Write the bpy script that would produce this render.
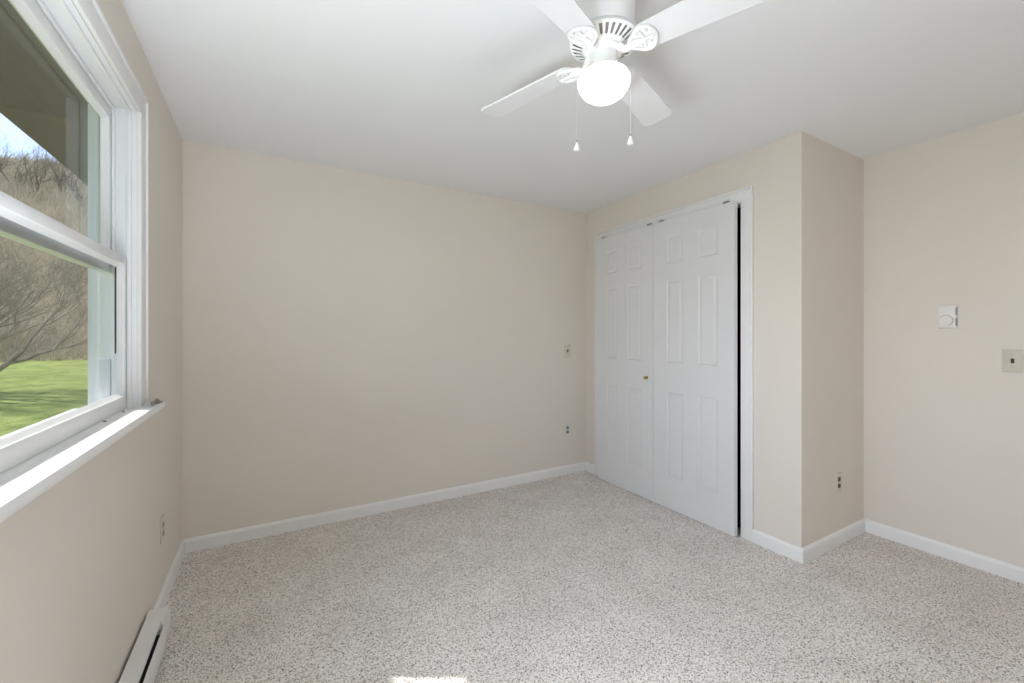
import bpy, bmesh, math, random
from mathutils import Vector, Matrix
PI = math.pi
for o in list(bpy.data.objects):
    bpy.data.objects.remove(o)
S = bpy.context.scene
C = S.collection

# ------------------------------------------------------------------ camera
CAM_Z = 1.26
cam_d = bpy.data.cameras.new('camera')
cam = bpy.data.objects.new('camera', cam_d); C.objects.link(cam)
cam.location = (0, 0, CAM_Z)
cam.rotation_euler = (PI/2, 0, math.radians(-29.95))
cam_d.sensor_fit = 'HORIZONTAL'; cam_d.sensor_width = 36.0
cam_d.lens = 36.0*423.5/1024
cam_d.shift_y = -7.5/1024
cam_d.clip_start = 0.02; cam_d.clip_end = 400
S.camera = cam

# ------------------------------------------------------------------ world, sun, exposure
SUN_DIR = Vector((1.0, -0.54, -1.29)).normalized()      # the way the light travels
world = bpy.data.worlds.new('sky'); S.world = world
world.use_nodes = True
wn = world.node_tree.nodes; wl = world.node_tree.links
wn.clear()
w_out = wn.new('ShaderNodeOutputWorld'); w_bg = wn.new('ShaderNodeBackground')
w_sky = wn.new('ShaderNodeTexSky'); w_sky.sky_type = 'NISHITA'
w_sky.sun_disc = False
w_sky.sun_elevation = math.asin(-SUN_DIR.z)
w_sky.sun_rotation = math.atan2(-SUN_DIR.x, -SUN_DIR.y)
w_sky.air_density = 1.0; w_sky.dust_density = 1.2; w_sky.ozone_density = 1.0
w_bg.inputs['Strength'].default_value = 0.30
wl.new(w_sky.outputs[0], w_bg.inputs['Color']); wl.new(w_bg.outputs[0], w_out.inputs['Surface'])

sun_d = bpy.data.lights.new('sun', 'SUN'); sun_d.energy = 5.2; sun_d.angle = math.radians(0.6)
sun_d.color = (1.0, 0.96, 0.90)
sun = bpy.data.objects.new('sun', sun_d); C.objects.link(sun)
sun.rotation_euler = SUN_DIR.to_track_quat('-Z', 'Y').to_euler(); sun.location = (-8, 6, 12)

# fill lights added at an invented window beside the camera: downward, floor and upward
def area(name, loc, tilt, sx, sy, energy, spread):
    d = bpy.data.lights.new(name, 'AREA'); d.shape = 'RECTANGLE'; d.size = sx; d.size_y = sy
    d.energy = energy; d.color = (0.80, 0.89, 1.0); d.spread = math.radians(spread)
    o = bpy.data.objects.new(name, d); C.objects.link(o)
    o.location = loc; o.rotation_euler = (0, math.radians(tilt), 0)
    return o
area('fill_light_slanted', (-0.47, 0.52, 1.54), -46, 1.06, 0.62, 16.5, 116)
area('fill_light_floor', (-0.47, 0.12, 1.54), -20, 1.06, 0.50, 68.0, 60)
area('fill_light_up', (-0.32, 0.50, 1.0), -165, 0.24, 0.66, 24.0, 180)
GLOBE_STRENGTH = 1.7
vs = S.view_settings
S.display_settings.display_device = 'sRGB'
vs.view_transform = 'Standard'; vs.look = 'None'; vs.gamma = 1.0; vs.use_curve_mapping = False
vs.exposure = 0.0
cy = S.cycles
cy.max_bounces = 14; cy.diffuse_bounces = 10; cy.glossy_bounces = 6; cy.transparent_max_bounces = 24
cy.sample_clamp_indirect = 6.0; cy.caustics_reflective = False; cy.caustics_refractive = False
cy.use_denoising = True

# ------------------------------------------------------------------ materials
def mat(name, col, rough=0.6, metal=0.0, emit=None, emit_s=0.0, spec=0.5):
    m = bpy.data.materials.new(name); m.use_nodes = True
    b = m.node_tree.nodes['Principled BSDF']
    b.inputs['Base Color'].default_value = (*col, 1); b.inputs['Roughness'].default_value = rough
    b.inputs['Metallic'].default_value = metal; b.inputs['Specular IOR Level'].default_value = spec
    if emit:
        b.inputs['Emission Color'].default_value = (*emit, 1); b.inputs['Emission Strength'].default_value = emit_s
    return m
def noise_mat(name, c1, c2, scale, rough=0.7, detail=4, lo=0.35, hi=0.65, bump=0.0, bump_scale=None, dist=0.01, spec=0.4, stretch=(1, 1, 1)):
    m = mat(name, c1, rough, spec=spec)
    n = m.node_tree.nodes; l = m.node_tree.links; b = n['Principled BSDF']
    tc = n.new('ShaderNodeTexCoord'); mp = n.new('ShaderNodeMapping'); mp.inputs['Scale'].default_value = stretch
    l.new(tc.outputs['Object'], mp.inputs['Vector'])
    nz = n.new('ShaderNodeTexNoise'); nz.inputs['Scale'].default_value = scale; nz.inputs['Detail'].default_value = detail
    l.new(mp.outputs[0], nz.inputs['Vector'])
    r = n.new('ShaderNodeValToRGB'); r.color_ramp.elements[0].position = lo; r.color_ramp.elements[1].position = hi
    r.color_ramp.elements[0].color = (*c1, 1); r.color_ramp.elements[1].color = (*c2, 1)
    l.new(nz.outputs['Fac'], r.inputs['Fac']); l.new(r.outputs['Color'], b.inputs['Base Color'])
    if bump:
        n2 = n.new('ShaderNodeTexNoise'); n2.inputs['Scale'].default_value = bump_scale or scale; n2.inputs['Detail'].default_value = 3
        l.new(tc.outputs['Object'], n2.inputs['Vector'])
        bp = n.new('ShaderNodeBump'); bp.inputs['Strength'].default_value = bump; bp.inputs['Distance'].default_value = dist
        l.new(n2.outputs['Fac'], bp.inputs['Height']); l.new(bp.outputs['Normal'], b.inputs['Normal'])
    return m

WALL = (0.737, 0.686, 0.623)
M = {}
M['wall'] = noise_mat('beige_wall_paint', WALL, tuple(c*1.012 for c in WALL), 3.0, 0.62, 2, bump=0.04, bump_scale=260, dist=0.002, spec=0.3)
M['ceiling'] = noise_mat('ceiling_paint', (0.80, 0.805, 0.81), (0.81, 0.815, 0.82), 3.0, 0.8, 2, bump=0.04, bump_scale=180, dist=0.002, spec=0.2)
M['trim'] = noise_mat('white_trim_paint', (0.83, 0.83, 0.825), (0.84, 0.84, 0.835), 5.0, 0.38, 2, spec=0.4)
M['door'] = noise_mat('white_door_paint', (0.73, 0.735, 0.74), (0.74, 0.745, 0.75), 5.0, 0.42, 2, bump=0.03, bump_scale=120, dist=0.001, spec=0.4)
M['vinyl'] = noise_mat('white_vinyl', (0.82, 0.83, 0.84), (0.83, 0.84, 0.85), 6.0, 0.35, 2, spec=0.45)
M['fan_white'] = noise_mat('white_fan_enamel', (0.80, 0.80, 0.80), (0.82, 0.82, 0.82), 8.0, 0.35, 2, spec=0.5)
M['blade'] = noise_mat('white_blade_laminate', (0.76, 0.76, 0.765), (0.78, 0.78, 0.785), 9.0, 0.4, 2, spec=0.4)
M['heater'] = noise_mat('white_heater_enamel', (0.80, 0.80, 0.79), (0.82, 0.82, 0.81), 7.0, 0.35, 2, spec=0.5)
M['almond'] = noise_mat('almond_plastic', (0.66, 0.60, 0.50), (0.68, 0.62, 0.52), 12.0, 0.4, 2)
M['plate_paint'] = noise_mat('painted_over_plate', (0.67, 0.62, 0.55), (0.70, 0.65, 0.58), 30.0, 0.55, 2)
M['plate_dull'] = noise_mat('ivory_plate', (0.60, 0.555, 0.48), (0.62, 0.575, 0.50), 12.0, 0.4, 2)
M['taupe_socket'] = mat('dull_taupe_plastic', (0.33, 0.29, 0.24), 0.5)  # dull taupe sockets of the window-wall outlet
M['plate_white'] = noise_mat('off_white_plate', (0.70, 0.68, 0.63), (0.72, 0.70, 0.65), 12.0, 0.4, 2)
M['brown_socket'] = mat('brown_socket_plastic', (0.055, 0.04, 0.025), 0.4)
M['grey_socket'] = mat('grey_socket_plastic', (0.22, 0.21, 0.20), 0.45)
M['dark'] = mat('recess_shade', (0.012, 0.012, 0.013), 0.8)  # near-black put in as the shade inside heater and switch slots
M['black'] = mat('black_metal_and_shade', (0.02, 0.02, 0.02), 0.5)
M['brass'] = mat('aged_brass', (0.50, 0.36, 0.16), 0.32, 1.0)
M['steel'] = mat('dull_steel', (0.42, 0.41, 0.40), 0.38, 1.0)
M['chain'] = mat('pull_chain_metal', (0.62, 0.61, 0.59), 0.4, 0.3)
M['pendant'] = mat('white_pendant_plastic', (0.82, 0.82, 0.81), 0.35)
M['taupe'] = noise_mat('taupe_metal', (0.24, 0.19, 0.17), (0.30, 0.25, 0.22), 60.0, 0.45, 2)
M['clip_grey'] = mat('pale_grey_plastic', (0.58, 0.57, 0.55), 0.4)
M['thermostat'] = noise_mat('thermostat_white', (0.78, 0.77, 0.75), (0.80, 0.79, 0.77), 20.0, 0.4, 2)
M['outer_vinyl'] = noise_mat('cool_white_exterior_vinyl', (0.76, 0.79, 0.84), (0.77, 0.80, 0.85), 6.0, 0.4, 2)
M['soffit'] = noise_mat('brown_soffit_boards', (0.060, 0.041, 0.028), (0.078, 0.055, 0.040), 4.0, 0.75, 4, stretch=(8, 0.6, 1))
M['siding'] = noise_mat('brown_siding', (0.16, 0.12, 0.09), (0.20, 0.155, 0.12), 4.0, 0.75, 4, stretch=(1, 0.6, 8))
M['closet_shade'] = mat('closet_interior_shade', (0.035, 0.03, 0.026), 0.9)  # near-black colour stands for the unlit closet's shade
M['globe'] = mat('lit_opal_glass', (0.9, 0.89, 0.86), 0.3, emit=(1.0, 0.945, 0.86), emit_s=GLOBE_STRENGTH)

# window glass: clear pane with Fresnel reflection
g = bpy.data.materials.new('window_glass'); g.use_nodes = True
n = g.node_tree.nodes; l = g.node_tree.links; n.clear()
go = n.new('ShaderNodeOutputMaterial'); gm = n.new('ShaderNodeMixShader'); gt = n.new('ShaderNodeBsdfTransparent')
gg = n.new('ShaderNodeBsdfGlossy'); gf = n.new('ShaderNodeFresnel'); gf.inputs['IOR'].default_value = 1.45
gt.inputs['Color'].default_value = (0.97, 0.98, 0.975, 1); gg.inputs['Roughness'].default_value = 0.0
l.new(gf.outputs[0], gm.inputs[0]); l.new(gt.outputs[0], gm.inputs[1]); l.new(gg.outputs[0], gm.inputs[2])
l.new(gm.outputs[0], go.inputs['Surface'])
M['glass'] = g

def carpet_mat():
    m = mat('speckled_carpet', (0.5, 0.47, 0.44), 0.95, spec=0.1)
    n = m.node_tree.nodes; l = m.node_tree.links; b = n['Principled BSDF']
    tc = n.new('ShaderNodeTexCoord')
    vo = n.new('ShaderNodeTexVoronoi'); vo.inputs['Scale'].default_value = 230; vo.inputs['Randomness'].default_value = 1.0
    nz = n.new('ShaderNodeTexNoise'); nz.inputs['Scale'].default_value = 150; nz.inputs['Detail'].default_value = 3; nz.inputs['Roughness'].default_value = 0.65
    wob = n.new('ShaderNodeTexNoise'); wob.inputs['Scale'].default_value = 4.0; wob.inputs['Detail'].default_value = 2
    for q in (vo, nz, wob): l.new(tc.outputs['Object'], q.inputs['Vector'])
    sep = n.new('ShaderNodeSeparateColor'); l.new(vo.outputs['Color'], sep.inputs[0])
    mx = n.new('ShaderNodeMath'); mx.operation = 'MULTIPLY_ADD'
    l.new(sep.outputs[0], mx.inputs[0]); mx.inputs[1].default_value = 0.42
    l.new(nz.outputs['Fac'], mx.inputs[2])                         # about 0.3 .. 1.1
    r = n.new('ShaderNodeValToRGB'); cr = r.color_ramp
    cr.elements[0].position = 0.47; cr.elements[0].color = (0.13, 0.112, 0.098, 1)
    cr.elements[1].position = 0.98; cr.elements[1].color = (0.98, 0.94, 0.905, 1)
    e = cr.elements.new(0.57); e.color = (0.58, 0.535, 0.495, 1)
    e = cr.elements.new(0.72); e.color = (0.85, 0.80, 0.758, 1)
    l.new(mx.outputs[0], r.inputs['Fac'])
    r2 = n.new('ShaderNodeValToRGB'); r2.color_ramp.elements[0].position = 0.3; r2.color_ramp.elements[1].position = 0.7
    r2.color_ramp.elements[0].color = (0.89, 0.88, 0.87, 1); r2.color_ramp.elements[1].color = (1, 1, 1, 1)
    l.new(wob.outputs['Fac'], r2.inputs['Fac'])
    mul = n.new('ShaderNodeMix'); mul.data_type = 'RGBA'; mul.blend_type = 'MULTIPLY'; mul.inputs[0].default_value = 1.0
    l.new(r.outputs['Color'], mul.inputs[6]); l.new(r2.outputs['Color'], mul.inputs[7])
    l.new(mul.outputs[2], b.inputs['Base Color'])
    bp = n.new('ShaderNodeBump'); bp.inputs['Strength'].default_value = 0.55; bp.inputs['Distance'].default_value = 0.008
    l.new(mx.outputs[0], bp.inputs['Height']); l.new(bp.outputs['Normal'], b.inputs['Normal'])
    return m
M['carpet'] = carpet_mat()

# ------------------------------------------------------------------ mesh helpers
def bm_box(bm, x0, x1, y0, y1, z0, z1, bev=0.0, seg=2):
    vs_ = [bm.verts.new(p) for p in ((x0,y0,z0),(x1,y0,z0),(x1,y1,z0),(x0,y1,z0),(x0,y0,z1),(x1,y0,z1),(x1,y1,z1),(x0,y1,z1))]
    fs = [bm.faces.new([vs_[i] for i in f]) for f in ((0,3,2,1),(4,5,6,7),(0,1,5,4),(1,2,6,5),(2,3,7,6),(3,0,4,7))]
    if bev:
        es = {e for f in fs for e in f.edges}
        bmesh.ops.bevel(bm, geom=list(es), offset=bev, segments=seg, profile=0.5, affect='EDGES')
def bm_prism(bm, poly, axis, a, b, closed=True):
    """poly: list of 2-D points (counter-clockwise or not), extruded along axis from a to b"""
    def P(p, t):
        if axis == 'x': return (t, p[0], p[1])
        if axis == 'y': return (p[0], t, p[1])
        return (p[0], p[1], t)
    A = [bm.verts.new(P(p, a)) for p in poly]; B = [bm.verts.new(P(p, b)) for p in poly]
    n_ = len(poly)
    for i in range(n_):
        bm.faces.new((A[i], A[(i+1) % n_], B[(i+1) % n_], B[i]))
    bm.faces.new(A[::-1]); bm.faces.new(B)
def bm_lathe(bm, prof, seg=48, centre=(0, 0), cap=True):
    rings = []
    for r, z in prof:
        rings.append([bm.verts.new((centre[0]+r*math.cos(2*PI*k/seg), centre[1]+r*math.sin(2*PI*k/seg), z)) for k in range(seg)])
    for a, b in zip(rings[:-1], rings[1:]):
        for k in range(seg):
            bm.faces.new((a[k], a[(k+1) % seg], b[(k+1) % seg], b[k]))
    if cap:
        bm.faces.new(rings[0][::-1]); bm.faces.new(rings[-1])
def bm_tube(bm, pts, rad, seg=8):
    pts = [Vector(p) for p in pts]
    if not hasattr(rad, '__len__'): rad = [rad]*len(pts)
    rings = []; up = None
    for i, p in enumerate(pts):
        d = (pts[min(i+1, len(pts)-1)]-pts[max(i-1, 0)]).normalized()
        if up is None:
            up = Vector((0, 0, 1)) if abs(d.z) < 0.9 else Vector((1, 0, 0))
        s = d.cross(up).normalized(); up = s.cross(d).normalized()
        rings.append([bm.verts.new(p+(s*math.cos(2*PI*k/seg)+up*math.sin(2*PI*k/seg))*rad[i]) for k in range(seg)])
    for a, b in zip(rings[:-1], rings[1:]):
        for k in range(seg):
            bm.faces.new((a[k], a[(k+1) % seg], b[(k+1) % seg], b[k]))
    bm.faces.new(rings[0][::-1]); bm.faces.new(rings[-1])
def bm_cyl(bm, p0, p1, r, seg=24):
    bm_tube(bm, [p0, p1], r, seg)
def obj(name, bm, m, parent=None, smooth=None, mw=None):
    bmesh.ops.recalc_face_normals(bm, faces=bm.faces)
    me = bpy.data.meshes.new(name); bm.to_mesh(me); bm.free()
    me.materials.append(m)
    if smooth is not None:
        me.polygons.foreach_set('use_smooth', [True]*len(me.polygons))
        me.set_sharp_from_angle(angle=math.radians(smooth))
    o = bpy.data.objects.new(name, me); C.objects.link(o)
    if parent: o.parent = parent
    return o
def B(): return bmesh.new()
def boxo(name, dims, m, parent=None, bev=0.0):
    bm = B(); bm_box(bm, *dims, bev=bev); return obj(name, bm, m, parent, 40 if bev else None)
def tag(o, label=None, cat=None, group=None, kind=None):
    if label: o['label'] = label
    if cat: o['category'] = cat
    if group: o['group'] = group
    if kind: o['kind'] = kind
    return o
def empty(name, loc=(0, 0, 0), rot=(0, 0, 0)):
    o = bpy.data.objects.new(name, None); C.objects.link(o)
    o.location = loc; o.rotation_euler = rot; o.empty_display_size = 0.05
    return o
def copy_tree(o, parent=None):
    c = o.copy(); C.objects.link(c); c.parent = parent
    for ch in list(o.children): copy_tree(ch, c)
    return c

# ------------------------------------------------------------------ the room
H = 2.38
XL, XR, XC = -0.427, 3.312, 2.553        # left wall, right wall, closet front
YB, YJ, YR = 3.06, 1.228, -1.05          # back wall, closet side wall, rear wall
WY0, WY1, WZ0, WZ1 = 1.0, 2.083, 0.985, 2.097    # window opening
T = 0.15; TL = 0.105                     # wall thickness, and that of the window wall
DY0, DY1, DZ1 = 1.570, 2.844, 2.085     # closet opening

def struct(o, label, cat): return tag(o, label, cat, kind='structure')
struct(boxo('floor', (XL-T, XR+T, YR-T, YB+T, -0.12, 0.0), M['carpet']), 'speckled grey beige carpet covering the whole floor', 'carpet')
struct(boxo('ceiling', (XL-T, XR+T, YR-T, YB+T, H, H+0.15), M['ceiling']), 'smooth flat white ceiling above the fan', 'ceiling')
struct(boxo('wall_back', (XL-T, XR+T, YB, YB+T, 0, H), M['wall']), 'wide beige wall between the window wall and the closet', 'wall')
struct(boxo('wall_right', (XR, XR+T, YR, YB, 0, H), M['wall']), 'beige wall carrying the thermostat at the far right', 'wall')
struct(boxo('wall_rear', (XL-T, XR+T, YR-T, YR, 0, H), M['wall']), 'beige wall behind the camera', 'wall')
bm = B()
VY0, VY1 = -0.14, 0.84                    # opening of the added, unseen window for the fill lights
bm_box(bm, XL-TL, XL, YR, VY0, 0, H); bm_box(bm, XL-TL, XL, VY0, VY1, 0, WZ0-0.03); bm_box(bm, XL-TL, XL, VY0, VY1, WZ1, H)
bm_box(bm, XL-TL, XL, VY1, WY0, 0, H); bm_box(bm, XL-TL, XL, WY1, YB, 0, H)
bm_box(bm, XL-TL, XL, WY0, WY1, 0, WZ0-0.03); bm_box(bm, XL-TL, XL, WY0, WY1, WZ1, H)
struct(obj('wall_left', bm, M['wall']), 'beige wall around the window at the left', 'wall')
bm = B()                                   # closet front with its door opening and the return wall beside it
CT = 0.10
bm_box(bm, XC, XC+CT, YJ, DY0, 0, H); bm_box(bm, XC, XC+CT, DY1, YB, 0, H); bm_box(bm, XC, XC+CT, DY0, DY1, DZ1, H)
struct(obj('wall_closet', bm, M['wall']), 'beige wall around the white closet doors', 'wall')
struct(boxo('wall_return', (XC+CT, XR, YJ, YJ+CT, 0, H), M['wall']), 'shaded narrow beige wall between closet corner and right wall', 'wall')
bm = B()                                   # lining painted near-black as the shade inside the closet
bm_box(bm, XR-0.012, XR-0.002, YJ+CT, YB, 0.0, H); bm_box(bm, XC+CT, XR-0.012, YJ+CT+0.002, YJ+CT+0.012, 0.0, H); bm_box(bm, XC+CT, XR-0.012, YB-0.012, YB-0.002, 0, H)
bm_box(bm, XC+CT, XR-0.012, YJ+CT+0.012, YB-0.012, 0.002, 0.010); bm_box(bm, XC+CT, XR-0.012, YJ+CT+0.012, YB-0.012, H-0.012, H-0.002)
struct(obj('closet_shade_lining', bm, M['closet_shade']), 'closet interior painted dark as shade in the gap beside the doors', 'closet')

# baseboards: profile with an eased top edge, run along walls
BH, BT = 0.078, 0.014
def base_profile(s=1):
    return [(0, 0), (s*BT, 0), (s*BT, BH-0.016), (s*(BT-0.004), BH-0.006), (s*(BT-0.009), BH), (0, BH)]
def base_x(name, x0, x1, y, s, label):      # along x, on a wall whose face is at y; s=-1 sticks out to -y
    bm = B(); bm_prism(bm, [(y+s*p[0], p[1]) for p in base_profile()], 'x', x0, x1)
    return struct(obj(name, bm, M['trim']), label, 'baseboard')
def base_y(name, y0, y1, x, s, label):
    bm = B(); bm_prism(bm, [(x+s*p[0], p[1]) for p in base_profile()], 'y', y0, y1)
    return struct(obj(name, bm, M['trim']), label, 'baseboard')
base_x('baseboard_back', XL, XC, YB, -1, 'long white baseboard under the wide beige wall')
base_y('baseboard_left', 2.225, YB-BT, XL, 1, 'short white baseboard between the corner and the heater')
base_y('baseboard_closet', YJ-BT, DY0-0.076, XC, -1, 'short white baseboard between closet casing and outer corner')
base_x('baseboard_return', XC, XR, YJ, -1, 'white baseboard under the shaded return wall with outlet')
base_y('baseboard_right', YR, YJ-BT, XR, -1, 'white baseboard under the thermostat wall')
base_x('baseboard_rear', XL, XR, YR, 1, 'white baseboard behind the camera')
base_y('baseboard_stub', 2.922, YB-BT, XC, -1, 'tiny white baseboard piece between back corner and closet casing')

# closet casing
def casing_set(bm, y0, y1, z1, w, x, s, z0=0.0, t=0.015, wt=None):
    """flat casing with a thin outer bead round an opening in a wall whose face is at x; s = side it sticks out to"""
    wt = wt or w
    xs = sorted((x, x+s*t)); xb = sorted((x, x+s*(t+0.006)))
    bw = 0.016
    bm_box(bm, xs[0], xs[1], y0-w+bw, y0, z0, z1, 0.003); bm_box(bm, xs[0], xs[1], y1, y1+w-bw, z0, z1, 0.003)
    bm_box(bm, xs[0], xs[1], y0-w+bw, y1+w-bw, z1, z1+wt-bw, 0.003)
    bm_box(bm, xb[0], xb[1], y0-w, y0-w+bw, z0, z1+wt, 0.004); bm_box(bm, xb[0], xb[1], y1+w-bw, y1+w, z0, z1+wt, 0.004)
    bm_box(bm, xb[0], xb[1], y0-w+bw, y1+w-bw, z1+wt-bw, z1+wt, 0.004)
bm = B(); casing_set(bm, DY0, DY1, DZ1, 0.076, XC, -1, 0.0, 0.011)
bm_box(bm, XC, XC+CT, DY1-0.012, DY1, 0, DZ1); bm_box(bm, XC, XC+CT, DY0, DY0+0.004, 0, DZ1); 
struct(obj('trim_2', bm, M['trim'], smooth=40), 'white casing framing the closet opening', 'door casing')
bm = B()                                   # sliding track under the header
bm_box(bm, XC+0.002, XC+0.080, DY0+0.006, DY1-0.014, DZ1-0.012, DZ1-0.001)
struct(obj('trim_3', bm, M['trim']), 'white sliding door track under the closet header', 'door track')

# closet doors: six panels each, sliding one behind the other
def panel_door(name, label, x_front, y0, y1, z0, z1, th, cols, rows, hang):
    root = empty(name, ((x_front+th/2), (y0+y1)/2, z0)); struct(root, label, 'closet door')
    ox, oy, oz = root.location
    bm = B()
    ys = sorted({y0, y1, *[v for c in cols for v in c]}); zs = sorted({z0, z1, *[v for r in rows for v in r]})
    V = {}
    for i, y in enumerate(ys):
        for j, z in enumerate(zs): V[i, j] = bm.verts.new((x_front-ox, y-oy, z-oz))
    panels = []
    for i in range(len(ys)-1):
        for j in range(len(zs)-1):
            f = bm.faces.new((V[i, j], V[i, j+1], V[i+1, j+1], V[i+1, j]))
            if (ys[i], ys[i+1]) in cols and (zs[j], zs[j+1]) in rows: panels.append(f)
    W = [bm.verts.new((x_front+th-ox, y-oy, z-oz)) for y, z in ((y0, z0), (y1, z0), (y1, z1), (y0, z1))]
    bm.faces.new(W)
    nI, nJ = len(ys)-1, len(zs)-1
    bm.faces.new([V[i, 0] for i in range(nI+1)]+[W[1], W[0]]); bm.faces.new([V[i, nJ] for i in range(nI+1)][::-1]+[W[3], W[2]])
    bm.faces.new([V[0, j] for j in range(nJ+1)][::-1]+[W[0], W[3]]); bm.faces.new([V[nI, j] for j in range(nJ+1)]+[W[2], W[1]])
    bmesh.ops.recalc_face_normals(bm, faces=bm.faces)
    for dep, ins in ((-0.0045, 0.012), (0.0, 0.010), (0.003, 0.022)):
        bmesh.ops.inset_individual(bm, faces=panels, thickness=ins, depth=dep)
    obj('door_slab', bm, M['door'], root)
    for hy in hang:                        # roller hangers between door top and track
        bm = B()
        bm_box(bm, -th/2-0.003, th/2-0.012, hy-oy-0.018, hy-oy+0.018, z1-oz-0.004, z1-oz+0.012, 0.002)
        h = obj('hanger', bm, M['steel'], root, 40); h['label'] = 'small grey roller hanger on the door top'
    return root
ROWS = [(0.228, 0.845), (1.053, 1.650), (1.769, 1.961)]
dz0, dz1 = 0.004, 2.085
d_right = panel_door('door_1', 'right leaf of the white six panel closet doors, beside the dark gap', 2.499, 1.584, 2.2195, dz0, dz1, 0.033,
                     [(1.694, 1.839), (1.957, 2.098)], ROWS, (1.640, 2.150))
d_left = panel_door('door_2', 'left leaf of the white six panel closet doors, with brass knob', 2.499, 2.2225, 2.838, dz0, dz1, 0.033,
                    [(2.335, 2.482), (2.594, 2.725)], ROWS, (2.262, 2.770))
ox, oy, oz = d_left.location
bm = B(); bm_tube(bm, [(2.4990-ox, 2.281-oy, 0.928-oz), (2.4940-ox, 2.281-oy, 0.928-oz), (2.4935-ox, 2.281-oy, 0.928-oz), (2.4840-ox, 2.281-oy, 0.928-oz),
                       (2.4800-ox, 2.281-oy, 0.928-oz), (2.4730-ox, 2.281-oy, 0.928-oz), (2.4690-ox, 2.281-oy, 0.928-oz)],
                  [0.013, 0.013, 0.006, 0.0055, 0.0105, 0.011, 0.006], 20)
k = obj('knob', bm, M['brass'], d_left, 40); k['label'] = 'small round brass knob'

# ------------------------------------------------------------------ window
win = empty('window_1', (XL, (WY0+WY1)/2, WZ0)); struct(win, 'white double hung window with sunlit stool in the left wall', 'window')
WL = win.location.copy()
def wobj(name, bm, m, smooth=None, parent=None):
    bmesh.ops.translate(bm, verts=bm.verts, vec=-WL)
    return obj(name, bm, m, parent or win, smooth)
bm = B(); casing_set(bm, WY0, WY1, WZ1, 0.088, XL, 1, WZ0, 0.013, 0.082)
wobj('casing', bm, M['trim'], 40)
bm = B()                                    # stool: board with a rounded nose, horns past the casing
nose = -0.362
prof = [(-0.530, WZ0-0.028), (nose-0.012, WZ0-0.028), (nose-0.004, WZ0-0.024), (nose, WZ0-0.015), (nose-0.001, WZ0-0.008), (nose-0.006, WZ0), (-0.530, WZ0)]
bm_prism(bm, [p for p in prof], 'y', WY0, WY1)
prof2 = [(XL+0.001, WZ0-0.028)]+prof[1:6]+[(XL+0.001, WZ0)]
bm_prism(bm, prof2, 'y', WY1, WY1+0.125); bm_prism(bm, prof2, 'y', WY0-0.125, WY0)
wobj('stool', bm, M['trim'], 40)
bm = B()                                    # jamb liner boards and the stepped vinyl frame
jt = 0.012
def ring(bm, x0, x1, ins, t, bottom=False, bev=0.001):
    """rectangular frame between x0 and x1: ins = how far its outer edge stands in from the opening, t = its thickness"""
    y0, y1, z0, z1 = WY0+ins, WY1-ins, WZ0, WZ1-ins
    bm_box(bm, x0, x1, y0, y0+t, z0, z1, bev); bm_box(bm, x0, x1, y1-t, y1, z0, z1, bev)
    bm_box(bm, x0, x1, y0+t, y1-t, z1-t, z1, bev)
    if bottom: bm_box(bm, x0, x1, y0+t, y1-t, z0, z0+t, bev)
ring(bm, -0.530, XL+0.001, 0.0, 0.004)
ring(bm, -0.452, -0.440, 0.004, 0.012)       # inner stop
ring(bm, -0.494, -0.486, 0.004, 0.014)       # parting stop
wobj('frame', bm, M['vinyl'], 40)
bm = B(); ring(bm, -0.572, -0.549, -0.082, 0.046); ring(bm, -0.549, -0.5325, -0.082, 0.064)
bm_box(bm, -0.600, -0.500, WY0+0.005, WY1-0.005, WZ0-0.03, WZ0+0.010, 0.002)
wobj('exterior_frame', bm, M['outer_vinyl'], 40)

def sash(name, xf, z0, z1, st, rb, rt, label):
    """xf = room-side face, st stile width, rb/rt rail heights"""
    y0, y1 = WY0+0.006, WY1-0.006; th = 0.032
    bm = B()
    bm_box(bm, xf-th, xf, y0, y0+st, z0, z1, 0.002); bm_box(bm, xf-th, xf, y1-st, y1, z0, z1, 0.002)
    bm_box(bm, xf-th, xf, y0+st, y1-st, z0, z0+rb, 0.002); bm_box(bm, xf-th, xf, y0+st, y1-st, z1-rt, z1, 0.002)
    b2 = 0.010                               # sloped glazing bead all round
    xa, xb = xf-th+0.012, xf-0.006
    bm_prism(bm, [(xa, z0+rb), (xb, z0+rb), (xa, z0+rb+b2)], 'y', y0+st, y1-st)
    bm_prism(bm, [(xa, z1-rt), (xb, z1-rt), (xa, z1-rt-b2)], 'y', y0+st, y1-st)
    bm_prism(bm, [(xa, y0+st), (xb, y0+st), (xa, y0+st+b2)], 'z', z0+rb, z1-rt)
    bm_prism(bm, [(xa, y1-st), (xb, y1-st), (xa, y1-st-b2)], 'z', z0+rb, z1-rt)
    s = wobj(name, bm, M['vinyl'], 40); s['label'] = label
    bm = B(); xg = xf-th+0.010
    v = [bm.verts.new(p) for p in ((xg, y0+st-0.002, z0+rb-0.002), (xg, y1-st+0.002, z0+rb-0.002), (xg, y1-st+0.002, z1-rt+0.002), (xg, y0+st-0.002, z1-rt+0.002))]
    bm.faces.new(v)
    gl = wobj('pane', bm, M['glass'], None, s); gl['label'] = 'clear glass pane'
    return s
lower = sash('lower_sash', -0.453, WZ0+0.001, 1.541, 0.032, 0.049, 0.030, 'white lower sash with pale bottom rail')
bm = B(); bm_box(bm, -0.4775, -0.4735, WY1-0.0525, WY1-0.0475, 1.19, 1.500)  # thin black strip along the pane edge
q = wobj('edge_strip', bm, M['black'], None, lower); q['label'] = 'thin black weatherstrip'
upper = sash('upper_sash', -0.495, 1.482, WZ1-0.018, 0.036, 0.034, 0.040, 'white upper sash in front of the brown eave')
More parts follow.
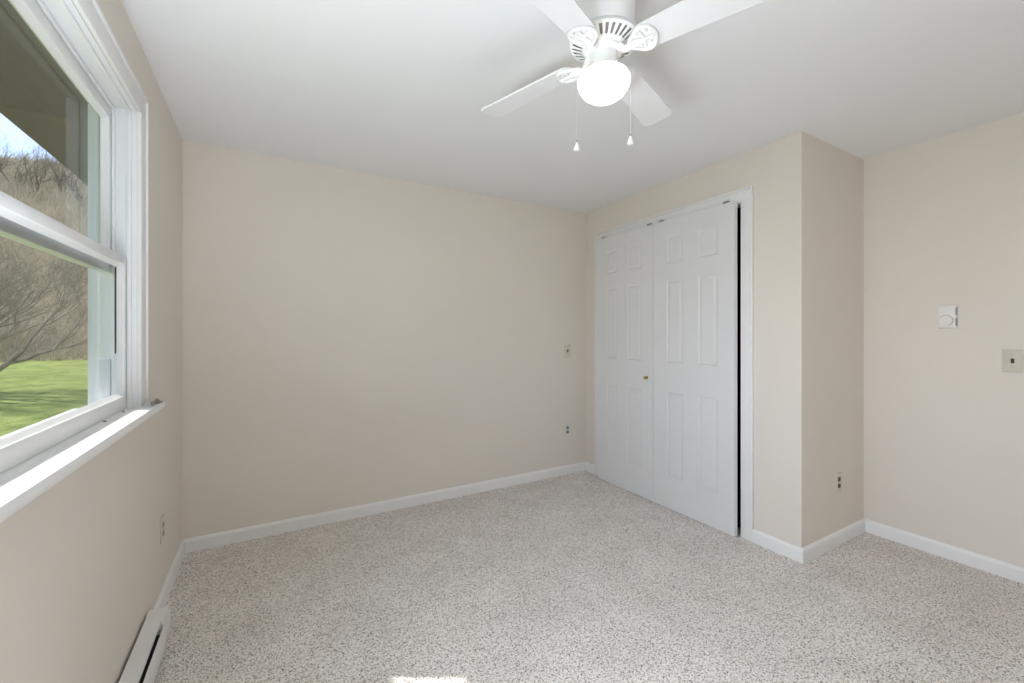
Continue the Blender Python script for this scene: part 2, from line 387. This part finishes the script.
for y in (1.99, 1.79):
    bm = B(); bm_lathe(bm, [(0.0045, WZ0), (0.0045, WZ0+0.0015), (0.003, WZ0+0.0025)], 12, (-0.444, y))
    s = wobj('screw', bm, M['black'], 40); s['label'] = 'tiny dark screw head on the stool'
bm = B()                                     # jamb track cover seen through the lower pane
bm_box(bm, -0.5285, -0.498, WY1-0.020, WY1-0.0045, WZ0+0.012, 1.17, 0.001)
wobj('track_insert', bm, M['vinyl'], 40)

# window added to house the fill lights, unseen: casing, stool, plain frame
w2 = empty('added_window_2', (0, 0, 0)); struct(w2, 'added unseen white window beside the camera, housing the fill lights', 'window')
bm = B(); casing_set(bm, VY0, VY1, WZ1, 0.070, XL, 1, WZ0, 0.013, 0.082); obj('casing', bm, M['trim'], w2, 40)
bm = B(); bm_box(bm, XL-TL+0.02, XL+0.05, VY0+0.001, VY1-0.001, WZ0-0.028, WZ0, 0.004); obj('stool', bm, M['trim'], w2, 40)
bm = B()
for a, b_, c, d in ((VY0, VY0+0.04, WZ0, WZ1), (VY1-0.04, VY1, WZ0, WZ1), (VY0+0.04, VY1-0.04, WZ0, WZ0+0.04), (VY0+0.04, VY1-0.04, WZ1-0.04, WZ1), (VY0+0.04, VY1-0.04, 1.52, 1.55)):
    bm_box(bm, -0.540, -0.505, a, b_, c, d)
obj('frame', bm, M['vinyl'], w2)
bm = B(); bm.faces.new([bm.verts.new((-0.522, y, z)) for y, z in ((VY0+0.03, WZ0+0.03), (VY1-0.03, WZ0+0.03), (VY1-0.03, WZ1-0.03), (VY0+0.03, WZ1-0.03))])
obj('pane', bm, M['glass'], w2)

# little pieces lying on the stool's far end
cl = empty('sill_clip', (-0.390, 2.092, WZ0)); tag(cl, 'pale grey window clip lying on the stool, next to the casing', 'clip', 'loose clips on the window stool')
bm = B(); bm_box(bm, -0.017, 0.004, -0.012, 0.014, 0.0, 0.016, 0.002); obj('clip_body', bm, M['clip_grey'], cl, 40)
bm = B(); bm_box(bm, 0.004, 0.013, -0.010, 0.012, 0.0, 0.019, 0.002); obj('jaw', bm, M['taupe'], cl, 40)
cl2 = empty('sill_clip', (-0.381, 2.150, WZ0)); tag(cl2, 'taupe window clip at the very tip of the stool', 'clip', 'loose clips on the window stool')
bm = B(); bm_box(bm, -0.012, 0.010, -0.014, 0.014, 0.0, 0.014, 0.003); bm_box(bm, -0.004, 0.006, -0.010, 0.006, 0.014, 0.020, 0.002)
obj('clip_body', bm, M['taupe'], cl2, 40)
bm = B(); bm_tube(bm, [(0.006, 0.014, 0.004), (0.010, 0.030, 0.003), (0.012, 0.042, 0.003)], [0.003, 0.003, 0.002], 8); obj('prong', bm, M['taupe'], cl2, 40)

# ------------------------------------------------------------------ baseboard heater on the left wall
ht = empty('baseboard_heater', (XL, 1.4, 0.0)); tag(ht, 'white electric baseboard heater along the floor under the window', 'heater')
HL = ht.location.copy()
def hobj(name, bm, m, smooth=30):
    bmesh.ops.translate(bm, verts=bm.verts, vec=-HL); return obj(name, bm, m, ht, smooth)
hx0, hx1 = XL+0.010, -0.353; hy0, hy1 = -0.35, 2.222
bm = B(); bm_box(bm, XL+0.0015, hx0, hy0+0.01, hy1-0.01, 0.02, 0.118); hobj('back_panel_shade', bm, M['black'], None)  # black box painted as the shaded gap between heater and wall
bm = B()                                     # sheet-metal hood, open slot in front of it, then the front cover
hf = hx1-0.011
bm_prism(bm, [(hx0, 0.060), (hx0, 0.138), (hf, 0.138), (hf, 0.124), (hf-0.003, 0.124), (hf-0.003, 0.134), (hx0+0.003, 0.134), (hx0+0.003, 0.060)], 'y', hy0, hy1-0.10)
hobj('hood', bm, M['heater'])
bm = B(); bm_prism(bm, [(hx1+0.004, 0.026), (hx1+0.004, 0.106), (hx1+0.001, 0.114), (hx1-0.003, 0.114), (hx1-0.001, 0.104), (hx1+0.001, 0.026)], 'y', hy0, hy1-0.10)
hobj('front_cover', bm, M['heater'])
bm = B(); bm_box(bm, hx0+0.006, hx1-0.004, hy0, hy1-0.10, 0.030, 0.085); hobj('heating_element', bm, M['dark'], None)  # element coloured near-black so the hood slot fills with shade
for a, b_ in ((hy1-0.10, hy1), (hy0-0.05, hy0)):
    bm = B(); bm_prism(bm, [(hx0, 0.020), (hx0, 0.138), (hx1-0.003, 0.138), (hx1-0.001, 0.128), (hx1+0.004, 0.112), (hx1+0.004, 0.040), (hx1-0.003, 0.020)], 'y', a, b_)
    hobj('end_cap', bm, M['heater'])
for yy in (2.17, 0.9, -0.37):
    bm = B(); bm_box(bm, hx0+0.01, hx1-0.014, yy-0.01, yy+0.01, 0.0, 0.034); hobj('foot', bm, M['heater'], None)

# ------------------------------------------------------------------ ceiling fan
FX, FY, ZB = 0.938, 1.035, 2.160
fan = empty('ceiling_fan', (FX, FY, H)); tag(fan, 'white four blade ceiling fan with lit opal globe and pull chains', 'ceiling fan')
def fobj(name, bm, m, smooth=40):
    bmesh.ops.translate(bm, verts=bm.verts, vec=-Vector((0, 0, H)))
    return obj(name, bm, m, fan, smooth)
bm = B(); bm_lathe(bm, [(0.104, H), (0.104, H-0.012), (0.098, H-0.020), (0.098, H-0.137), (0.101, H-0.152), (0.101, H-0.170), (0.09, H-0.172)], 64)
fobj('motor_housing', bm, M['fan_white'])
# vented lower ring: a dished cone with real radial slots
bm = B(); NS = 30
zo, zi, ro, ri, rm0, rm1 = H-0.184, H-0.208, 0.108, 0.056, 0.070, 0.100
def zc(r): return zi+(zo-zi)*((r-ri)/(ro-ri))**0.8
seg = NS*4
radii = [ro, rm1, rm0, ri]
rings = [[bm.verts.new((r*math.cos(2*PI*k/seg), r*math.sin(2*PI*k/seg), zc(r))) for k in range(seg)] for r in radii]
for a in range(3):
    for k in range(seg):
        if a == 1 and k % 4 in (1, 2): continue
        bm.faces.new((rings[a][k], rings[a][(k+1) % seg], rings[a+1][(k+1) % seg], rings[a+1][k]))
top = [bm.verts.new(((ro-0.006)*math.cos(2*PI*k/seg), (ro-0.006)*math.sin(2*PI*k/seg), H-0.170)) for k in range(seg)]
for k in range(seg): bm.faces.new((rings[0][k], rings[0][(k+1) % seg], top[(k+1) % seg], top[k]))
vr = fobj('vent_ring', bm, M['fan_white'])
sm = vr.modifiers.new('thickness', 'SOLIDIFY'); sm.thickness = 0.003; sm.offset = 0
bm = B(); bm_lathe(bm, [(0.098, H-0.173), (0.094, H-0.184), (0.052, H-0.202), (0.050, H-0.204)], 48)
fobj('motor_core', bm, M['grey_socket'])
bm = B(); bm_lathe(bm, [(0.058, H-0.205), (0.058, H-0.216), (0.044, H-0.222), (0.044, H-0.250), (0.047, H-0.256), (0.047, H-0.270), (0.040, H-0.273)], 48)
sh = fobj('switch_housing', bm, M['fan_white'])
for a in (40, 160, 280):
    bm = B(); a = math.radians(a); bm_cyl(bm, (0.046*math.cos(a), 0.046*math.sin(a), H-0.262-H), (0.054*math.cos(a), 0.054*math.sin(a), H-0.262-H), 0.004, 10)
    obj('thumb_screw', bm, M['chain'], sh, 40)
zg = H-0.263
gprof = [(0.043, zg), (0.047, zg-0.008), (0.070, zg-0.017), (0.086, zg-0.028), (0.0925, zg-0.040), (0.092, zg-0.052), (0.086, zg-0.068),
         (0.074, zg-0.083), (0.056, zg-0.095), (0.034, zg-0.103), (0.012, zg-0.106), (0.001, zg-0.1065)]
gprof = [(r*0.905 if r > 0.05 else r, z) for r, z in gprof]
bm = B(); bm_lathe(bm, gprof, 64)
gl = fobj('globe', bm, M['globe'], 80); gl['label'] = 'glowing opal glass bowl'
# blades and their irons
BR = 0.502
def blade_set(ang, flap):
    rot = Matrix.Rotation(ang, 4, 'Z') @ Matrix.Rotation(math.radians(-flap), 4, 'Y')
    pitch = Matrix.Rotation(math.radians(-11), 4, 'X')   # lead edge (counter-clockwise side) hangs lower
    # blade outline in its own plane, u along the blade, v across
    pts = []
    r0, r1, w0, w1 = 0.110, BR, 0.047, 0.060
    def arc(cx, cy_, r, a0, a1, n_=7):
        return [(cx+r*math.cos(math.radians(a0+(a1-a0)*i/(n_-1))), cy_+r*math.sin(math.radians(a0+(a1-a0)*i/(n_-1)))) for i in range(n_)]
    cr = 0.032
    pts += arc(r1-cr, -w1+cr, cr, -90, 0)+arc(r1-cr, w1-cr, cr, 0, 90)+arc(r0+0.03, w0-0.03, 0.03, 95, 180)+arc(r0+0.03, -w0+0.03, 0.03, 180, 265)
    bm = B(); bm_prism(bm, pts, 'z', -0.003, 0.003)
    bmesh.ops.transform(bm, matrix=Matrix.Translation((0, 0, ZB)) @ rot @ pitch, verts=bm.verts)
    bl = fobj('blade', bm, M['blade'], 30)
    # iron: arm that drops out of the hub, and a shield-shaped plate under the blade with two raised lobes
    bm = B()
    arm = [(0.046, 0, 0.014), (0.060, 0, 0.000), (0.072, 0, -0.014), (0.088, 0, -0.014), (0.108, 0, -0.008)]
    bm_tube(bm, arm, [0.013, 0.012, 0.010, 0.010, 0.012], 12)
    plate = [(0.128, -0.012), (0.150, -0.030), (0.175, -0.046), (0.200, -0.050), (0.222, -0.040), (0.236, -0.018), (0.240, 0), (0.236, 0.018), (0.222, 0.040), (0.200, 0.050), (0.175, 0.046), (0.150, 0.030), (0.128, 0.012)]
    plate = [(0.090+(u-0.128)*0.72, v*0.88) for u, v in plate]
    bm_prism(bm, plate, 'z', -0.0050, -0.0032)
    # raised rim of the shield
    rim = [Vector((p[0], p[1], -0.0085)) for p in plate]; rim.append(rim[0].copy())
    bm_tube(bm, rim, 0.0058, 8)
    bm_tube(bm, [(0.102, 0, -0.011), (0.130, 0, -0.012), (0.165, 0, -0.010)], [0.012, 0.006, 0.005], 8)
    bm_tube(bm, [(0.128, -0.030, -0.007), (0.136, 0, -0.010), (0.128, 0.030, -0.007)], 0.005, 8)
    bmesh.ops.transform(bm, matrix=Matrix.Translation((0, 0, ZB)) @ rot @ pitch, verts=bm.verts)
    ir = fobj('blade_iron', bm, M['fan_white'], 40)
    for u, v in ((0.122, 0.022), (0.122, -0.022), (0.150, 0.022), (0.150, -0.022)):
        bm = B(); bm_lathe(bm, [(0.0040, -0.005), (0.0040, -0.0075), (0.002, -0.0085)], 10, (u, v))
        bmesh.ops.transform(bm, matrix=Matrix.Translation((0, 0, ZB)) @ rot @ pitch, verts=bm.verts)
        bmesh.ops.translate(bm, verts=bm.verts, vec=-Vector((0, 0, H)))
        obj('screw', bm, M['chain'], ir, 40)
for a, fl in ((21.2, -1.6), (111.2, -3.4), (201.2, -1.0), (291.2, 0.6)): blade_set(math.radians(a), fl)
# pull chains draped over the bowl rim
rv = Vector((math.cos(math.radians(-29.95)), math.sin(math.radians(-29.95)), 0))
for sgn, zp, off in ((-1, 1.868, 0.087), (1, 1.888, 0.086)):
    d = rv*sgn
    bm = B()
    path = [d*0.044+Vector((0, 0, H-0.240)), d*0.062+Vector((0, 0, H-0.250)), d*0.078+Vector((0, 0, H-0.272)), d*off+Vector((0, 0, H-0.300)), d*off+Vector((0, 0, zp+0.012))]
    bm_tube(bm, path, 0.0009, 6)
    z = zp+0.014
    while z < H-0.302:                        # beads
        bmesh.ops.create_icosphere(bm, subdivisions=1, radius=0.0013, matrix=Matrix.Translation((d.x*off, d.y*off, z))); z += 0.0045
    ch = fobj('pull_chain', bm, M['chain'], 60)
    bm = B(); bm_lathe(bm, [(0.0028, zp+0.018), (0.0034, zp+0.012), (0.003, zp+0.009)], 12, (d.x*off, d.y*off))
    bmesh.ops.translate(bm, verts=bm.verts, vec=-Vector((0, 0, H))); c2 = obj('connector', bm, M['steel'], ch, 40)
    bm = B(); bm_lathe(bm, [(0.003, zp+0.010), (0.0045, zp+0.004), (0.0085, zp-0.006), (0.0105, zp-0.013), (0.0095, zp-0.017), (0.004, zp-0.0185)], 20, (d.x*off, d.y*off))
    bmesh.ops.translate(bm, verts=bm.verts, vec=-Vector((0, 0, H))); p = obj('pendant', bm, M['pendant'], ch, 50); p['label'] = 'white bell shaped pull'

# ------------------------------------------------------------------ switches, outlets, thermostat (built facing -y, then turned)
def plate_bm(w=0.072, h=0.117):
    bm = B(); bm_box(bm, -w/2, w/2, -0.006, 0.0, -h/2, h/2, 0.0025); return bm
def make_switch(loc, rz, label, pm, tm):
    t = empty('light_switch', loc, (0, 0, rz)); tag(t, label, 'light switch', 'light switches on the walls')
    obj('cover_plate', plate_bm(), pm, t, 40)
    bm = B(); bm_box(bm, -0.0055, 0.0055, -0.0068, -0.0055, -0.0125, 0.0125); f = obj('toggle_slot', bm, M['dark'], t)
    bm = B(); bm_prism(bm, [(-0.006, -0.008), (-0.006, 0.005), (-0.016, 0.012), (-0.018, 0.007)], 'x', -0.004, 0.004); obj('toggle', bm, tm, t)
    for z in (0.030, -0.030):
        bm = B(); bm_cyl(bm, (0, -0.005, z), (0, -0.0075, z), 0.003, 10); obj('screw', bm, M['steel'], t, 40)
    return t
def make_outlet(loc, rz, label, pm, sm_):
    t = empty('wall_outlet', loc, (0, 0, rz)); tag(t, label, 'outlet', 'power outlets on the walls')
    obj('cover_plate', plate_bm(), pm, t, 40)
    for z in (0.0195, -0.0195):
        bm = B()
        poly = [(0.0165*math.cos(a), max(-0.0125, min(0.0125, 0.0165*math.sin(a)))) for a in [2*PI*k/28 for k in range(28)]]
        bm_prism(bm, [(p[0], p[1]+z) for p in poly], 'y', -0.0078, -0.005)
        f = obj('socket_face', bm, sm_, t)
        bm = B()
        bm_box(bm, -0.0075, -0.0055, -0.0085, -0.0070, z-0.002, z+0.007); bm_box(bm, 0.0055, 0.0075, -0.0085, -0.0070, z-0.002, z+0.006)
        bm_cyl(bm, (0, -0.0070, z-0.007), (0, -0.0085, z-0.007), 0.0024, 10)
        obj('slots', bm, M['black'], f)
    bm = B(); bm_cyl(bm, (0, -0.005, 0), (0, -0.0075, 0), 0.003, 10); obj('screw', bm, M['steel'], t, 40)
    return t
R90 = PI/2
make_switch((2.337, YB, 1.107), 0, 'almond light switch on the wide wall beside the closet', M['almond'], M['brown_socket'])
make_switch((XR, 0.600, 1.122), -R90, 'pale light switch right of and below the thermostat', M['plate_dull'], M['brown_socket'])
make_outlet((2.337, YB, 0.398), 0, 'pale outlet with grey sockets below the almond switch', M['plate_white'], M['grey_socket'])
make_outlet((2.970, YJ, 0.369), 0, 'beige outlet with brown sockets on the shaded return wall', M['plate_paint'], M['brown_socket'])
make_outlet((XL, 2.510, 0.357), R90, 'beige outlet on the window wall above the heater end', M['plate_paint'], M['taupe_socket'])

th = empty('thermostat', (XR, 0.835, 1.356), (0, 0, -R90)); tag(th, 'square white dial thermostat on the right wall', 'thermostat')
bm = B(); bm_box(bm, -0.039, 0.039, -0.004, 0.0, -0.064, 0.064, 0.0015); obj('back_plate', bm, M['thermostat'], th, 40)
bm = B(); bm_box(bm, -0.037, 0.037, -0.028, -0.004, -0.062, 0.062, 0.004); obj('cover', bm, M['thermostat'], th, 40)
bm = B(); bm_tube(bm, [(-0.005, -0.027, -0.020), (-0.005, -0.032, -0.020), (-0.005, -0.0325, -0.020)], [0.027, 0.0265, 0.024], 40); dl = obj('dial', bm, M['thermostat'], th, 40)
bm = B()
pts = [Vector((-0.005+0.0285*math.cos(a), -0.0283, -0.020+0.0285*math.sin(a))) for a in [math.radians(-70+220*k/24) for k in range(25)]]
bm_tube(bm, pts, 0.0011, 6); obj('dial_scale', bm, M['grey_socket'], dl, 40)
for z0, z1 in ((0.008, 0.050), (-0.050, -0.008)):
    bm = B(); bm_box(bm, 0.0325, 0.0374, -0.0286, -0.020, z0, z1); v = obj('vent_slot', bm, M['grey_socket'], th); v['label'] = 'narrow dark vent slot'

# ------------------------------------------------------------------ outdoors: eave, lawn, hill, trees
bm = B()
EX = -1.15; EZ = 2.385
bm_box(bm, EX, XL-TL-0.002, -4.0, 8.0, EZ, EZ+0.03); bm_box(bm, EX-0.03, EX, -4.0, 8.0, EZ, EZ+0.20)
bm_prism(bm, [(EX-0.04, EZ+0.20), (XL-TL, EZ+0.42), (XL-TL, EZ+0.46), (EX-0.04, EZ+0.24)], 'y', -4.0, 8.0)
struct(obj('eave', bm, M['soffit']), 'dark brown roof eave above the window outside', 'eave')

M['grass'] = noise_mat('spring_grass', (0.15, 0.205, 0.045), (0.33, 0.385, 0.11), 2.4, 0.9, 8, 0.3, 0.7, bump=0.5, bump_scale=14, dist=0.06, spec=0.1)
M['hillside'] = noise_mat('leaf_litter', (0.27, 0.23, 0.14), (0.48, 0.42, 0.28), 0.9, 0.95, 8, 0.3, 0.7, spec=0.05)
M['bark'] = noise_mat('grey_brown_bark', (0.22, 0.18, 0.14), (0.38, 0.32, 0.25), 6.0, 0.9, 4, spec=0.1)
M['twig'] = noise_mat('tan_twigs', (0.40, 0.335, 0.225), (0.76, 0.67, 0.50), 0.8, 0.9, 4, spec=0.05)
M['dark_twig'] = noise_mat('dark_ridge_twigs', (0.16, 0.135, 0.10), (0.28, 0.24, 0.18), 0.8, 0.9, 4, spec=0.05)
random.seed(7)
GY = 22.0
def gz(x, y):
    """ground height outside: lawn rising gently away from the house, then the wooded hill"""
    z = -0.55+0.050*max(0.0, y-2.0)
    t = max(0.0, y+0.22*(x+6)-GY)
    z += 0.42*t*min(1.0, t/7.0)
    z += 0.10*math.sin(x*0.35+1.3)*math.cos(y*0.28)*min(1.0, max(0.0, y-4)/6)
    return z
def terrain(name, y0, y1, x0, x1, nx, ny, m, dz=0.0, cond=None):
    bm = B(); V = {}
    for i in range(nx+1):
        for j in range(ny+1):
            x = x0+(x1-x0)*i/nx; y = y0+(y1-y0)*(j/ny); V[i, j] = bm.verts.new((x, y, gz(x, y)+dz))
    for i in range(nx):
        for j in range(ny):
            bm.faces.new((V[i, j], V[i+1, j], V[i+1, j+1], V[i, j+1]))
    return obj(name, bm, m, None, 60)
struct(terrain('lawn', -12, 27, -34, -0.62, 60, 80, M['grass']), 'bright green lawn sloping up to the woods', 'lawn')
struct(terrain('lawn', 3.3, 27, -0.62, 14, 20, 50, M['grass']), 'strip of green lawn beyond the house corner', 'lawn')
bm = B(); V = {}
nx, ny = 90, 60
for i in range(nx+1):
    for j in range(ny+1):
        x = -50+75*i/nx; y = 20.5+45*j/ny; y -= 0.22*(x+6)
        V[i, j] = bm.verts.new((x, y, gz(x, y)+0.05*min(1, j)-(0.25 if j == 0 else 0)+random.uniform(-.15, .25)*min(1, j/3)))
for i in range(nx):
    for j in range(ny): bm.faces.new((V[i, j], V[i+1, j], V[i+1, j+1], V[i, j+1]))
struct(obj('hill', bm, M['hillside'], None, 60), 'tan wooded hillside rising behind the lawn', 'hillside')

def twig_tri(bm, p, d, ln, w):
    s = d.cross(Vector((random.uniform(-1, 1), random.uniform(-1, 1), random.uniform(-.3, .3)))).normalized()*w
    m1 = p+d*ln*0.55+Vector((random.uniform(-1, 1), random.uniform(-1, 1), 0))*ln*0.08
    q = p+d*ln+Vector((random.uniform(-1, 1), random.uniform(-1, 1), -0.2))*ln*0.15
    a, b = bm.verts.new(p-s), bm.verts.new(p+s); c, d2 = bm.verts.new(m1+s*0.7), bm.verts.new(m1-s*0.7); e = bm.verts.new(q)
    bm.faces.new((a, b, c, d2)); bm.faces.new((d2, c, e))
bm = B()
for i in range(13000):
    y = 20.8+40*random.random()**1.5
    x = y*random.uniform(-0.62, 0.02)
    y -= 0.22*(x+6)
    base = Vector((x, y, gz(x, y)-0.05))
    edge = y+0.22*(x+6)-20.8-0.3-0.5*math.sin(x*1.7)-0.4*math.sin(x*4.1)
    if edge < -0.4: continue
    h = random.uniform(0.6, 2.2)*min(1.0, 0.32+max(0, edge)*0.22)
    for k in range(6):
        a = random.uniform(0, 2*PI); lean = random.uniform(0.15, 0.9)
        d = Vector((math.cos(a)*lean, math.sin(a)*lean, 1)).normalized()
        twig_tri(bm, base+Vector((random.uniform(-.3, .3), random.uniform(-.3, .3), random.uniform(0, .5)*h)), d, h*random.uniform(.5, 1), random.uniform(.005, .013)*(1+y/60))
tag(obj('hillside_brush', bm, M['twig']), 'tangled leafless tan brush covering the hillside', 'brush', kind='stuff')

def branch(bmw, bmt, p, d, ln, r, lev, maxlev, spread, up=0.12):
    pts = [p]; rads = [r]; n_ = 4
    cur = p.copy(); dd = d.copy()
    for i in range(n_):
        dd = (dd+Vector((random.gauss(0, .13), random.gauss(0, .13), random.gauss(0, .08)+up*0.3))).normalized()
        cur = cur+dd*ln/n_; pts.append(cur.copy()); rads.append(r*(1-0.55*(i+1)/n_))
    bm_tube(bmw, pts, rads, 6 if lev < 2 else 4)
    if lev == maxlev:
        for k in range(5):
            q = pts[random.randint(1, n_)]
            twig_tri(bmt, q, (dd+Vector((random.gauss(0, .5), random.gauss(0, .5), random.gauss(0.1, .4)))).normalized(), ln*random.uniform(.5, 1.0), max(0.003, r*0.34))
        return
    nb = random.randint(3, 4)
    for k in range(nb):
        i = n_ if k == 0 else random.randint(1, n_)
        nd = (dd+Vector((random.gauss(0, spread), random.gauss(0, spread), random.gauss(up, spread*.6)))).normalized()
        branch(bmw, bmt, pts[i], nd, ln*random.uniform(.6, .82), rads[i]*0.72, lev+1, maxlev, spread, up)
def bare_tree(name, loc, stems, ln, r, maxlev, spread, label, group, wood, twigm):
    t = empty(name, loc); tag(t, label, 'tree', group)
    bw, bt = B(), B()
    for d in stems:
        branch(bw, bt, Vector((random.uniform(-.05, .05), random.uniform(-.05, .05), -0.15)), Vector(d).normalized(), ln, r, 0, maxlev, spread)
    obj('trunk', bw, wood, t, 60); obj('twigs', bt, twigm, t)
    return t
random.seed(21)
ty = 12.5; tx = -5.45
bare_tree('bare_tree', (tx, ty, gz(tx, ty)), [(0.42, 0.05, 1), (0.85, -0.1, 0.9), (-0.5, 0.2, 1), (0.1, 0.5, 1.1), (-0.1, -0.5, 1), (1.1, 0.35, 0.85)], 1.55, 0.085, 4, 0.42,
          'large spreading leafless tree on the lawn outside the window', None, M['bark'], M['bark'])
for i, (x, y, st) in enumerate(((-8.6, 14.6, 1.7), (-10.2, 17.6, 1.9))):
    random.seed(40+i)
    bare_tree('bare_tree', (x, y, gz(x, y)), [(0.1, 0.05, 1), (0.5, -0.2, 1), (-0.4, 0.3, 1), (0.3, 0.5, 1.1)], st, 0.10, 3, 0.42,
              'leafless tree farther left on the lawn', 'leafless trees farther left on the lawn', M['bark'], M['bark'])
random.seed(5)
protos = []
for q in range(3):
    protos.append(bare_tree('ridge_tree', (0, 0, 0), [(0.05, 0, 1), (0.25, .1, 1), (-.25, -.1, 1)], 1.9, 0.10, 3, 0.5, 'leafless tree in the row along the hilltop against the sky', 'leafless trees along the hilltop', M['dark_twig'], M['dark_twig']))
spots = []
for i in range(18):
    s = -0.52+0.50*i/17
    y = 46+random.uniform(-2, 2); x = s*y; y2 = y-0.22*(x+6)
    spots.append((x, y2))
for i, (x, y) in enumerate(spots):
    t = protos[i] if i < 3 else copy_tree(protos[i % 3])
    t.location = (x, y, gz(x, y)); t.rotation_euler = (0, 0, random.uniform(0, 6.28)); sc = random.uniform(.7, 1.15); t.scale = (sc, sc, sc)
